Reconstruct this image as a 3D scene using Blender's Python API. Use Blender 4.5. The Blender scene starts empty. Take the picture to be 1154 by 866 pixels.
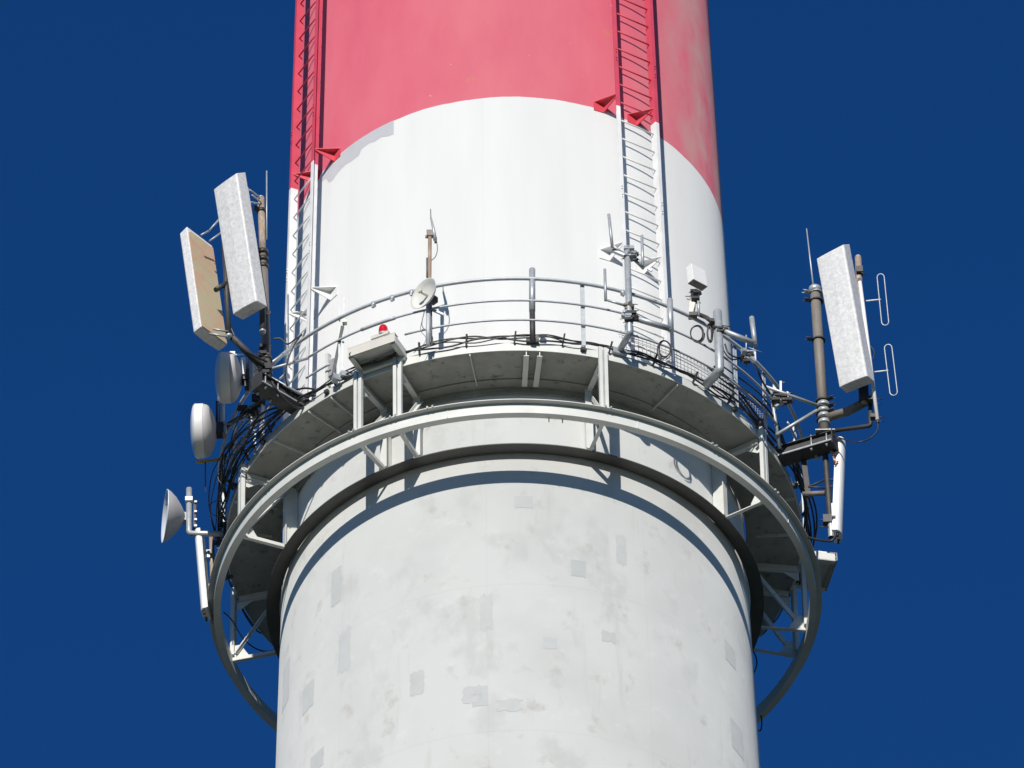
import bpy, bmesh, math, random
from mathutils import Vector, Matrix, noise
R = math.radians
rnd = random.Random(7)
scene = bpy.context.scene
COL = scene.collection

# ------------------------------------------------------------------ camera, sky, sun, exposure
CAM = Vector((0.0, -80.0, 1.6)); PITCH = 0.737769; YAW = 0.0001; ROLL = -0.016694; FPX = 8832.23
ZR = 70.295                      # height of the outer ring on the chimney
cp, sp = math.cos(PITCH), math.sin(PITCH); cr, sr = math.cos(ROLL), math.sin(ROLL)
def basis(u, v):                 # direction of a ray through picture offsets u, v
    u, v = cr*u - sr*v, sr*u + cr*v
    d = Vector((u, cp - v*sp, sp + v*cp)); cy, sy = math.cos(YAW), math.sin(YAW)
    return Vector((cy*d.x + sy*d.y, -sy*d.x + cy*d.y, d.z))
fw = basis(0, 0); rt = basis(1, 0) - fw; up = basis(0, 1) - fw
cam = bpy.data.cameras.new('camera'); camo = bpy.data.objects.new('camera', cam); COL.objects.link(camo)
camo.matrix_world = Matrix(((rt.x, up.x, -fw.x, CAM.x), (rt.y, up.y, -fw.y, CAM.y), (rt.z, up.z, -fw.z, CAM.z), (0, 0, 0, 1)))
cam.sensor_width = 36; cam.lens = FPX/1154*36; cam.clip_start = 0.5; cam.clip_end = 12000
scene.camera = camo

SUN_EL, SUN_AZ = 25.3, 8.5       # elevation; degrees to the left of straight behind the camera
w = bpy.data.worlds.new('World'); scene.world = w; w.use_nodes = True
nt = w.node_tree; nt.nodes.clear()
sky = nt.nodes.new('ShaderNodeTexSky'); sky.sky_type = 'NISHITA'; sky.sun_disc = False
sky.sun_elevation = R(SUN_EL); sky.sun_rotation = R(180 + SUN_AZ); sky.altitude = 900
sky.air_density = 1.0; sky.dust_density = 0.05; sky.ozone_density = 4.0
hs = nt.nodes.new('ShaderNodeHueSaturation'); hs.inputs['Saturation'].default_value = 1.17; hs.inputs['Hue'].default_value = 0.5
bg = nt.nodes.new('ShaderNodeBackground'); bg.inputs[1].default_value = 0.0525
ow = nt.nodes.new('ShaderNodeOutputWorld')
tint = nt.nodes.new('ShaderNodeVectorMath'); tint.operation = 'MULTIPLY'; tint.inputs[1].default_value = (0.36, 0.88, 1.36)
nt.links.new(sky.outputs[0], hs.inputs['Color']); nt.links.new(hs.outputs[0], tint.inputs[0]); nt.links.new(tint.outputs[0], bg.inputs[0]); nt.links.new(bg.outputs[0], ow.inputs[0])
sun = bpy.data.lights.new('sun', 'SUN'); sun.energy = 4.5; sun.angle = R(0.53); sun.color = (1.0, 0.95, 0.865)
suno = bpy.data.objects.new('sun', sun); COL.objects.link(suno)
sd = Vector((-math.sin(R(SUN_AZ))*math.cos(R(SUN_EL)), -math.cos(R(SUN_AZ))*math.cos(R(SUN_EL)), math.sin(R(SUN_EL))))
suno.location = (0, -20, 100); suno.rotation_euler = sd.to_track_quat('Z', 'Y').to_euler()
scene.view_settings.view_transform = 'Standard'; scene.view_settings.look = 'None'
scene.view_settings.exposure = 0.17; scene.view_settings.gamma = 1.0
scene.render.engine = 'CYCLES'
scene.render.resolution_x = 1024; scene.render.resolution_y = 768

# ------------------------------------------------------------------ points
def C(phi, r, z):                # cylinder coordinates round the chimney; phi 0 faces the camera, z from the ring
    a = R(phi); return Vector((r*math.sin(a), -r*math.cos(a), ZR + z))
def at(px, py, Y):               # the point of the line of sight at world depth Y
    d = basis((px - 577)/FPX, (433 - py)/FPX); return CAM + d*((Y - CAM.y)/d.y)
def Rc(z): return 3.1426 - 0.01903*z
def UP(p, h): return Vector((p.x, p.y, p.z + h))

# ------------------------------------------------------------------ materials
def mat(name, col, rough=0.6, metal=0.0, var=0.12, scale=3.0, col2=None, amt=0.0, bump=0.0, stretch=None, th=0.55, fine=None):
    m = bpy.data.materials.new(name); m.use_nodes = True; n = m.node_tree; b = n.nodes['Principled BSDF']
    b.inputs['Roughness'].default_value = rough; b.inputs['Metallic'].default_value = metal
    tc = n.nodes.new('ShaderNodeTexCoord'); mp = n.nodes.new('ShaderNodeMapping')
    if stretch: mp.inputs['Scale'].default_value = stretch
    n.links.new(tc.outputs['Object'], mp.inputs[0])
    nz = n.nodes.new('ShaderNodeTexNoise'); nz.inputs['Scale'].default_value = scale; nz.inputs['Detail'].default_value = 6; nz.inputs['Roughness'].default_value = 0.65
    n.links.new(mp.outputs[0], nz.inputs[0])
    rp = n.nodes.new('ShaderNodeMapRange'); rp.inputs[1].default_value = 0.3; rp.inputs[2].default_value = 0.7
    rp.inputs[3].default_value = 1 - var; rp.inputs[4].default_value = 1 + var*0.6
    n.links.new(nz.outputs[0], rp.inputs[0])
    mul = n.nodes.new('ShaderNodeVectorMath'); mul.operation = 'SCALE'; mul.inputs[0].default_value = col[:3]
    n.links.new(rp.outputs[0], mul.inputs['Scale']); out = mul.outputs[0]
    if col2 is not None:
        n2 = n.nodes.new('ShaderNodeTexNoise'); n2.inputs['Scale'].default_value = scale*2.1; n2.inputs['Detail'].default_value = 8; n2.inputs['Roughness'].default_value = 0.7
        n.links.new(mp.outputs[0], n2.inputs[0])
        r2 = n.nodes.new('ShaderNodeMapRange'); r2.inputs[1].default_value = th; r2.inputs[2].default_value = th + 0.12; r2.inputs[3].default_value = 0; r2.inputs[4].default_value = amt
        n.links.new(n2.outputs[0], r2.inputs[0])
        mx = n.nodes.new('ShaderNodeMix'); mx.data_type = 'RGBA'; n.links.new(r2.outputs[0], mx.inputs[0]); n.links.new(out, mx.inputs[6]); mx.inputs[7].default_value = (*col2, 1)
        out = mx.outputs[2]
    n.links.new(out, b.inputs['Base Color'])
    if bump:
        bp = n.nodes.new('ShaderNodeBump'); bp.inputs['Strength'].default_value = bump; bp.inputs['Distance'].default_value = 0.01
        n.links.new(nz.outputs[0], bp.inputs['Height']); n.links.new(bp.outputs[0], b.inputs['Normal'])
    return m
M = {}
M['platform'] = mat('platform_paint', (0.60, 0.61, 0.58), 0.55, var=0.14, scale=1.9, col2=(0.30, 0.22, 0.12), amt=0.6, th=0.63)
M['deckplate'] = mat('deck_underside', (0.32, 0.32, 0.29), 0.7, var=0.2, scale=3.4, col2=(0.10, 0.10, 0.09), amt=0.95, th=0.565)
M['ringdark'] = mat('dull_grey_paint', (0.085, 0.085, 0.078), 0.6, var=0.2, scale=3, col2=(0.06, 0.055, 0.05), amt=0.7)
M['patch2'] = mat('touched_up_paint_pale', (0.595, 0.61, 0.605), 0.65, var=0.05, scale=5)
M['galv'] = mat('galvanised_steel', (0.40, 0.43, 0.45), 0.45, 0.35, var=0.22, scale=14)
M['rail'] = mat('rail_paint', (0.46, 0.49, 0.52), 0.5, 0.1, var=0.18, scale=9, col2=(0.22, 0.13, 0.08), amt=0.7, th=0.64)
M['pole'] = mat('weathered_pole', (0.20, 0.18, 0.158), 0.65, 0.2, var=0.25, scale=8, stretch=(1, 1, 0.3))
M['rust'] = mat('rusty_pole', (0.29, 0.215, 0.16), 0.75, 0.0, var=0.3, scale=9, col2=(0.5, 0.46, 0.4), amt=0.6, stretch=(1, 1, 0.4), th=0.5)
M['dark'] = mat('dark_steel', (0.05, 0.05, 0.05), 0.6, 0.2, var=0.3, scale=10)
M['cable'] = mat('black_cable', (0.022, 0.023, 0.026), 0.45, var=0.2, scale=20)
M['greycable'] = mat('grey_cable', (0.10, 0.10, 0.105), 0.5, var=0.2, scale=20)
M['white'] = mat('white_plastic', (0.74, 0.74, 0.73), 0.45, var=0.06, scale=4)
M['creamwhite'] = mat('cream_white_plastic', (0.60, 0.60, 0.56), 0.5, var=0.06, scale=5)
M['meshwire'] = mat('mesh_wire', (0.32, 0.33, 0.34), 0.5, 0.2, var=0.1)
M['dish'] = mat('dish_fabric', (0.45, 0.45, 0.465), 0.6, var=0.08, scale=5)
M['dishfront'] = mat('dish_front', (0.62, 0.66, 0.74), 0.35, var=0.05, scale=5)
M['cream'] = mat('cream_plastic', (0.60, 0.59, 0.52), 0.5, var=0.1, scale=8)
M['tan'] = mat('antenna_back', (0.46, 0.40, 0.26), 0.55, var=0.12, scale=1.0, col2=(0.50, 0.29, 0.20), amt=0.8, th=0.45)
M['yellow'] = mat('yellow_paint', (0.62, 0.38, 0.04), 0.5, var=0.1, scale=10)
M['copper'] = mat('copper_fitting', (0.62, 0.36, 0.2), 0.4, 0.6, var=0.2, scale=20)
M['blackplastic'] = mat('black_fitting', (0.035, 0.035, 0.037), 0.5, var=0.3, scale=20)
M['housing'] = mat('housing_paint', (0.56, 0.54, 0.49), 0.55, var=0.1, scale=5, col2=(0.45, 0.30, 0.12), amt=0.6, th=0.6)
M['ground'] = mat('ground_mix', (0.04, 0.05, 0.025), 0.95, var=0.35, scale=0.02, col2=(0.07, 0.068, 0.06), amt=0.7, th=0.52)

# mottled fibreglass radome
def radome():
    m = mat('mottled_radome', (0.66, 0.66, 0.66), 0.5, var=0.06, scale=3)
    n = m.node_tree; b = n.nodes['Principled BSDF']; src = b.inputs['Base Color'].links[0].from_socket
    tc = [x for x in n.nodes if x.type == 'TEX_COORD'][0]
    nz = n.nodes.new('ShaderNodeTexNoise'); nz.inputs['Scale'].default_value = 19; nz.inputs['Detail'].default_value = 5; nz.inputs['Roughness'].default_value = 0.8
    n.links.new(tc.outputs['Object'], nz.inputs[0])
    rp = n.nodes.new('ShaderNodeMapRange'); rp.inputs[1].default_value = 0.36; rp.inputs[2].default_value = 0.66; rp.inputs[3].default_value = 0.82; rp.inputs[4].default_value = 1.16
    n.links.new(nz.outputs[0], rp.inputs[0])
    s = n.nodes.new('ShaderNodeVectorMath'); s.operation = 'SCALE'; n.links.new(src, s.inputs[0]); n.links.new(rp.outputs[0], s.inputs['Scale'])
    n.links.new(s.outputs[0], b.inputs['Base Color']); return m
M['radome'] = radome()

def two_tone(name, low, high, zs, rough=0.55):     # paint changes colour at a height
    m = bpy.data.materials.new(name); m.use_nodes = True; n = m.node_tree; b = n.nodes['Principled BSDF']; b.inputs['Roughness'].default_value = rough
    g = n.nodes.new('ShaderNodeNewGeometry'); sx = n.nodes.new('ShaderNodeSeparateXYZ'); n.links.new(g.outputs['Position'], sx.inputs[0])
    gt = n.nodes.new('ShaderNodeMath'); gt.operation = 'GREATER_THAN'; gt.inputs[1].default_value = zs; n.links.new(sx.outputs[2], gt.inputs[0])
    mx = n.nodes.new('ShaderNodeMix'); mx.data_type = 'RGBA'; n.links.new(gt.outputs[0], mx.inputs[0]); mx.inputs[6].default_value = (*low, 1); mx.inputs[7].default_value = (*high, 1)
    nz = n.nodes.new('ShaderNodeTexNoise'); nz.inputs['Scale'].default_value = 4; nz.inputs['Detail'].default_value = 5; n.links.new(g.outputs['Position'], nz.inputs[0])
    rp = n.nodes.new('ShaderNodeMapRange'); rp.inputs[1].default_value = 0.3; rp.inputs[2].default_value = 0.7; rp.inputs[3].default_value = 0.88; rp.inputs[4].default_value = 1.06; n.links.new(nz.outputs[0], rp.inputs[0])
    s = n.nodes.new('ShaderNodeVectorMath'); s.operation = 'SCALE'; n.links.new(mx.outputs[2], s.inputs[0]); n.links.new(rp.outputs[0], s.inputs['Scale'])
    n.links.new(s.outputs[0], b.inputs['Base Color']); return m
ZPINK = ZR + 6.616
M['ladder'] = two_tone('ladder_paint', (0.76, 0.76, 0.75), (0.60, 0.065, 0.11), ZR + 6.45)

# chimney paint: UV = metres round the shaft, metres up
def chimney_paint():
    m = bpy.data.materials.new('chimney_paint'); m.use_nodes = True; n = m.node_tree; L = n.links; b = n.nodes['Principled BSDF']
    b.inputs['Roughness'].default_value = 0.7; b.inputs['Diffuse Roughness'].default_value = 1.0
    uv = n.nodes.new('ShaderNodeUVMap'); uv.uv_map = 'UVMap'
    sx = n.nodes.new('ShaderNodeSeparateXYZ'); L.new(uv.outputs[0], sx.inputs[0])
    def noise_(scale, sc=(1, 1, 1), det=6, rough=0.6, off=0.0):
        mp = n.nodes.new('ShaderNodeMapping'); mp.inputs['Scale'].default_value = sc; mp.inputs['Location'].default_value = (off, off*1.7, 0); L.new(uv.outputs[0], mp.inputs[0])
        z = n.nodes.new('ShaderNodeTexNoise'); z.inputs['Scale'].default_value = scale; z.inputs['Detail'].default_value = det; z.inputs['Roughness'].default_value = rough; L.new(mp.outputs[0], z.inputs[0]); return z.outputs[0]
    def rng(s, a, b_, c=0.0, d=1.0):
        r = n.nodes.new('ShaderNodeMapRange'); L.new(s, r.inputs[0])
        for i, v in zip((1, 2, 3, 4), (a, b_, c, d)): r.inputs[i].default_value = v
        return r.outputs[0]
    def mix(f, a, b_):
        x = n.nodes.new('ShaderNodeMix'); x.data_type = 'RGBA'
        for i, v in ((0, f), (6, a), (7, b_)):
            if hasattr(v, 'links') or hasattr(v, 'is_linked'): L.new(v, x.inputs[i])
            else: x.inputs[i].default_value = v if i == 0 else (*v, 1)
        return x.outputs[2]
    def mul(a, b_):
        x = n.nodes.new('ShaderNodeMath'); x.operation = 'MULTIPLY'; L.new(a, x.inputs[0])
        if hasattr(b_, 'is_linked'): L.new(b_, x.inputs[1])
        else: x.inputs[1].default_value = b_
        return x.outputs[0]
    zz = sx.outputs[1]
    # upper fresh white, with faint upright streaks
    up_w = mix(rng(noise_(1.5, (1, 0.12, 1)), 0.40, 0.75), (0.82, 0.825, 0.82), (0.77, 0.775, 0.77))
    # lower greyish white with blotches, rust-brown stains and dripping streaks
    lo_w = mix(rng(noise_(0.55, (1, 1, 1), 4), 0.42, 0.62), (0.675, 0.685, 0.675), (0.63, 0.64, 0.63))
    lo_w = mix(mul(rng(noise_(1.3, (1, 0.6, 1), 9, 0.62, 3.1), 0.54, 0.62), 0.55), lo_w, (0.565, 0.575, 0.565))
    lo_w = mix(mul(rng(noise_(2.3, (1, 0.8, 1), 9, 0.66, 8.3), 0.585, 0.68), 0.7), lo_w, (0.53, 0.51, 0.475))
    lo_w = mix(mul(rng(noise_(2.6, (1.5, 0.16, 1), 6, 0.6, 5.2), 0.60, 0.74), 0.45), lo_w, (0.52, 0.52, 0.50))
    lo_w = mix(mul(rng(noise_(3.0, (1, 1, 1), 8, 0.65, 11.0), 0.58, 0.68), 0.6), lo_w, (0.72, 0.73, 0.72))
    lowmask = rng(zz, 0.6, 1.1, 1.0, 0.0)
    def line(sock, period, off, wid):
        a = n.nodes.new('ShaderNodeMath'); a.operation = 'ADD'; L.new(sock, a.inputs[0]); a.inputs[1].default_value = off
        pp = n.nodes.new('ShaderNodeMath'); pp.operation = 'PINGPONG'; L.new(a.outputs[0], pp.inputs[0]); pp.inputs[1].default_value = period/2
        return rng(pp.outputs[0], 0.0, wid, 1.0, 0.0)
    lo_w = mix(mul(line(zz, 2.5, 4.87, 0.016), 0.13), lo_w, (0.42, 0.42, 0.40))
    up_w = mix(mul(line(sx.outputs[0], 2.1, 0.35, 0.014), 0.10), up_w, (0.55, 0.55, 0.55))
    lo_w = mix(mul(line(sx.outputs[0], 2.1, 0.35, 0.014), 0.16), lo_w, (0.50, 0.50, 0.49))
    white = mix(lowmask, up_w, lo_w)
    # pink: faded red, pale chalking growing to the right
    pk = mix(rng(noise_(0.8, (1, 0.35, 1), 6, 0.6, 2.0), 0.35, 0.7), (0.72, 0.13, 0.20), (0.77, 0.20, 0.26))
    right = rng(sx.outputs[0], 1.9, 3.6)
    pk = mix(mul(right, rng(noise_(1.4, (1, 0.5, 1), 7, 0.65, 6.0), 0.36, 0.62)), pk, (0.60, 0.35, 0.335))
    pk = mix(rng(noise_(7.0, (1, 0.7, 1), 8, 0.75, 9.0), 0.665, 0.70), pk, (0.80, 0.60, 0.58))
    pk = mix(mul(rng(noise_(1.7, (1, 1, 1), 6, 0.6, 21.0), 0.66, 0.74), 0.7), pk, (0.66, 0.28, 0.12))
    wob = n.nodes.new('ShaderNodeMath'); wob.operation = 'MULTIPLY_ADD'; L.new(noise_(2.0, (1, 1, 1), 3), wob.inputs[0]); wob.inputs[1].default_value = 0.05; L.new(zz, wob.inputs[2])
    pmask = rng(wob.outputs[0], 6.616 + 0.025 - 0.004, 6.616 + 0.025 + 0.004)
    L.new(mix(pmask, white, pk), b.inputs['Base Color'])
    bp = n.nodes.new('ShaderNodeBump'); bp.inputs['Strength'].default_value = 0.25; bp.inputs['Distance'].default_value = 0.02
    L.new(noise_(0.9, (1, 0.8, 1), 5, 0.55, 4.0), bp.inputs['Height']); L.new(bp.outputs[0], b.inputs['Normal'])
    return m
M['chimney'] = chimney_paint()
M['patch'] = mat('touched_up_paint', (0.57, 0.585, 0.585), 0.65, var=0.06, scale=4)
M['patch3'] = mat('old_grey_paint', (0.60, 0.60, 0.635), 0.65, var=0.04, scale=5)
for k_ in ('patch', 'patch2', 'patch3'): M[k_].node_tree.nodes['Principled BSDF'].inputs['Diffuse Roughness'].default_value = 1.0
M['beacon'] = mat('red_lens', (0.55, 0.008, 0.02), 0.15, var=0.1, scale=20)
M['greenplastic'] = mat('pale_green_plate', (0.50, 0.60, 0.55), 0.5, var=0.05)

# ------------------------------------------------------------------ mesh helpers (world coordinates)
def BM(): return bmesh.new()
def tube(bm, pts, r, seg=12, caps=True, r2=None):
    pts = [Vector(p) for p in pts]; rings = []; prev = None
    for i, p in enumerate(pts):
        t = (pts[min(i+1, len(pts)-1)] - pts[max(i-1, 0)])
        if t.length < 1e-9: t = Vector((0, 0, 1))
        t.normalize()
        if prev is None:
            a = Vector((0, 0, 1)) if abs(t.z) < 0.9 else Vector((1, 0, 0)); u = t.cross(a).normalized()
        else:
            u = prev - t*prev.dot(t)
            if u.length < 1e-6: u = t.cross(Vector((0.3, 0.5, 0.8)))
            u.normalize()
        prev = u; v = t.cross(u)
        rad = r if r2 is None else r + (r2 - r)*i/(len(pts)-1)
        if 0 < i < len(pts)-1:
            d1 = (pts[i]-pts[i-1]).normalized(); d2 = (pts[i+1]-pts[i]).normalized(); c = max(0.35, math.sqrt(max(0, (1 + d1.dot(d2))/2)))
        rings.append([bm.verts.new(p + (u*math.cos(2*math.pi*k/seg) + v*math.sin(2*math.pi*k/seg))*rad) for k in range(seg)])
    for a, b in zip(rings, rings[1:]):
        for k in range(seg):
            f = bm.faces.new((a[k], a[(k+1) % seg], b[(k+1) % seg], b[k])); f.smooth = True
    if caps and pts:
        bm.faces.new(rings[0][::-1]); bm.faces.new(rings[-1])
    return bm
def elbow(a, b, c, rad, n=5):      # rounded bend a-b-c
    a, b, c = Vector(a), Vector(b), Vector(c); p = b + (a-b).normalized()*rad; q = b + (c-b).normalized()*rad
    return [a] + [p*(1-t)**2 + b*2*t*(1-t) + q*t*t for t in [i/n for i in range(n+1)]] + [c]
def box(bm, o, ax, ay, az):        # corner-centred box: o centre; ax, ay, az full edge vectors
    o = Vector(o); ax, ay, az = Vector(ax), Vector(ay), Vector(az)
    vs = [bm.verts.new(o + ax*(i-.5) + ay*(j-.5) + az*(k-.5)) for i in (0, 1) for j in (0, 1) for k in (0, 1)]
    for f in ((0, 1, 3, 2), (4, 6, 7, 5), (0, 4, 5, 1), (2, 3, 7, 6), (0, 2, 6, 4), (1, 5, 7, 3)): bm.faces.new([vs[i] for i in f])
    return bm
def bar(bm, a, b, w, h, upv=(0, 0, 1)):   # rectangular bar from a to b, w across, h along up
    a, b = Vector(a), Vector(b); t = b - a; s = t.cross(Vector(upv)).normalized(); u = s.cross(t).normalized()
    return box(bm, (a+b)/2, t, s*w, u*h)
def prism(bm, pts, ext):           # polygon extruded by ext
    e = Vector(ext); a = [bm.verts.new(Vector(p)) for p in pts]; b = [bm.verts.new(Vector(p)+e) for p in pts]; n = len(a)
    bm.faces.new(a[::-1]); bm.faces.new(b)
    for i in range(n): bm.faces.new((a[i], a[(i+1) % n], b[(i+1) % n], b[i]))
    return bm
def lathe(bm, prof, o, axis, seg=40):     # prof: (distance along the axis, radius)
    o = Vector(o); t = Vector(axis).normalized(); a = Vector((0, 0, 1)) if abs(t.z) < 0.9 else Vector((1, 0, 0)); u = t.cross(a).normalized(); v = t.cross(u)
    rings = []
    for d, r in prof:
        if r < 1e-5: rings.append([bm.verts.new(o + t*d)])
        else: rings.append([bm.verts.new(o + t*d + (u*math.cos(2*math.pi*k/seg) + v*math.sin(2*math.pi*k/seg))*r) for k in range(seg)])
    for a, b in zip(rings, rings[1:]):
        for k in range(seg):
            k2 = (k+1) % seg
            if len(a) == 1 and len(b) == 1: continue
            if len(a) == 1: f = bm.faces.new((a[0], b[k2], b[k]))
            elif len(b) == 1: f = bm.faces.new((a[k], a[k2], b[0]))
            else: f = bm.faces.new((a[k], a[k2], b[k2], b[k]))
            f.smooth = True
    return bm
def band(bm, prof, p0=0, p1=360, n=240):  # closed (r, z) section swept round the chimney
    full = p1 - p0 >= 359.9; rows = []
    for i in range(n + (0 if full else 1)):
        ph = p0 + (p1-p0)*i/n; rows.append([bm.verts.new(C(ph, r, z)) for r, z in prof])
    m = len(prof); cnt = len(rows)
    for i in range(cnt if full else cnt-1):
        a, b = rows[i], rows[(i+1) % cnt]
        for k in range(m): bm.faces.new((a[k], a[(k+1) % m], b[(k+1) % m], b[k]))
    if not full: bm.faces.new(rows[0]); bm.faces.new(rows[-1][::-1])
    return bm
def rect(r0, r1, z0, z1): return [(r0, z0), (r1, z0), (r1, z1), (r0, z1)]

def wloc(o):
    v = Vector((0, 0, 0))
    while o is not None: v += o.location; o = o.parent
    return v
def obj(name, bm, m, parent=None, origin=None, bevel=0.0, norm=True):
    if norm: bmesh.ops.recalc_face_normals(bm, faces=bm.faces)
    org = Vector(origin) if origin is not None else (wloc(parent) if parent is not None else Vector((0, 0, 0)))
    me = bpy.data.meshes.new(name)
    for v in bm.verts: v.co -= org
    bm.to_mesh(me); bm.free()
    for x in (m if isinstance(m, (list, tuple)) else [m]): me.materials.append(M[x])
    o = bpy.data.objects.new(name, me); COL.objects.link(o)
    if parent is not None: o.parent = parent; o.location = org - wloc(parent)
    else: o.location = org
    if bevel:
        b = o.modifiers.new('bevel', 'BEVEL'); b.width = bevel; b.segments = 2; b.limit_method = 'ANGLE'
    return o
def thing(name, label, cat, loc, group=None):
    o = bpy.data.objects.new(name, None); COL.objects.link(o); o.location = loc; o.empty_display_size = 0.1
    o['label'] = label; o['category'] = cat
    if group: o['group'] = group
    return o
def tag(o, label, cat, group=None):
    o['label'] = label; o['category'] = cat
    if group: o['group'] = group
    return o

# ------------------------------------------------------------------ setting: ground
bm = BM(); n = 96; vs = []
c0 = bm.verts.new((0, 0, 0)); rings = [[bm.verts.new((r*math.cos(2*math.pi*k/n), r*math.sin(2*math.pi*k/n), 0)) for k in range(n)] for r in (30, 120, 500, 1800, 5000)]
for k in range(n):
    bm.faces.new((c0, rings[0][k], rings[0][(k+1) % n]))
    for a, b in zip(rings, rings[1:]): bm.faces.new((a[k], b[k], b[(k+1) % n], a[(k+1) % n]))
g = obj('ground', bm, 'ground'); g['kind'] = 'structure'

# ------------------------------------------------------------------ chimney
ch = thing('chimney', 'tall round concrete chimney painted white with a faded red band', 'chimney', (0, 0, 0))
bm = BM(); uvl = bm.loops.layers.uv.new('UVMap'); NS = 256
zs = [-ZR, -40, -20, -10, -8, -6, -4, -3, -2, -1, 0, 1, 2, 3, 4, 5, 6, 7, 8, 9, 10, 12, 16, 20, 30]
rows = [[bm.verts.new(C(360*k/NS - 180, Rc(z), z)) for k in range(NS)] for z in zs]
for i in range(len(zs)-1):
    for k in range(NS):
        k2 = (k+1) % NS; f = bm.faces.new((rows[i][k], rows[i][k2], rows[i+1][k2], rows[i+1][k])); f.smooth = True
        for lp, (kk, zz) in zip(f.loops, ((k, zs[i]), (k+1, zs[i]), (k+1, zs[i+1]), (k, zs[i+1]))):
            lp[uvl].uv = (R(360*kk/NS - 180)*3.1, zz)
bm.faces.new(rows[-1])
obj('shaft', bm, 'chimney', ch, norm=False)
# touched-up paint patches (thin coats of paint on the shaft)
def oncyl(px, py):
    d = basis((px-577)/FPX, (433-py)/FPX); z = -2.0
    for _ in range(12):
        r = Rc(z) ; a = d.x**2 + d.y**2; b = 2*CAM.y*d.y; c = CAM.y**2 - r*r; disc = max(b*b - 4*a*c, 0); t = (-b - math.sqrt(disc))/(2*a); q = CAM + d*t; z = q.z - ZR
    return math.degrees(math.atan2(q.x, -q.y)), z
for (px, py, wd, hd, jag) in [(379, 661, .20, .62, 0), (347, 786, .30, .45, 0), (322, 772, .34, .75, 0), (388, 733, .22, .7, 1), (541, 785, .2, .33, 0),
        (548, 690, .16, .6, 1), (590, 566, .24, .2, 0), (652, 641, .2, .28, 0), (831, 833, .36, .5, 0), (823, 738, .3, .34, 0), (357, 858, .3, .3, 0),
        (686, 718, .2, .18, 1), (532, 783, .26, .3, 1), (574, 795, .3, .2, 1), (700, 620, .15, .5, 1), (620, 725, .18, .2, 1), (470, 770, .2, .4, 1)]:
    ph, z = oncyl(px, py); b2 = BM(); nu, nv = 8, 10; dr = math.degrees(wd/3.2)
    def jt(s): return (.30 if jag else .09)*noise.noise(Vector((s, px*.1, py*.1)))
    gr = [[b2.verts.new(C(ph + dr*((i/nu-.5)*(1+jt(j*.9))), Rc(z+hd*(j/nv-.5)) + .0022, z + hd*((j/nv-.5)*(1+jt(i*.7+5))))) for j in range(nv+1)] for i in range(nu+1)]
    for i in range(nu):
        for j in range(nv): f = b2.faces.new((gr[i][j], gr[i+1][j], gr[i+1][j+1], gr[i][j+1])); f.smooth = True
    obj('paint_patch', b2, 'patch' if not jag else 'patch2' if 'patch2' in M else 'patch', ch)

b2 = BM(); low = [(-58.5, 6.44), (-56.5, 6.42), (-55.0, 6.27), (-53.2, 6.24), (-52.0, 6.27), (-49.5, 6.31), (-47.6, 6.32), (-45.3, 6.30), (-42.6, 6.31), (-41.8, 6.40), (-39, 6.42), (-37, 6.39), (-35, 6.41), (-32.8, 6.36), (-31.1, 6.35)]
top = [C(p, Rc(6.6)+.0025, 6.62) for p, z in low]; mid_ = [C(p, Rc(z)+.0025, z) for p, z in low]
for i in range(len(low)-1): b2.faces.new([b2.verts.new(v) for v in (mid_[i], mid_[i+1], top[i+1], top[i])])
bmesh.ops.remove_doubles(b2, verts=b2.verts, dist=1e-4)
obj('paint_patch', b2, 'patch3', ch)

# ------------------------------------------------------------------ service platform
pf = thing('service_platform', 'grey white steel ring platform with brackets encircling the chimney', 'platform', (0, 0, ZR))
RD, ZD = 3.9, 1.09
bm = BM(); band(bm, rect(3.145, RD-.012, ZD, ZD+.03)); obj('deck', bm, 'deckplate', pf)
bm = BM(); band(bm, rect(RD-.010, RD, ZD-.012, ZD+.125)); obj('fascia', bm, 'platform', pf)
bm = BM(); band(bm, [(3.16, ZD-.002), (3.16, ZD-.11), (3.175, ZD-.11), (3.175, ZD-.016), (3.34, ZD-.016), (3.34, ZD-.002)]); obj('deck_inner_angle', bm, 'deckplate', pf)
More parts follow.
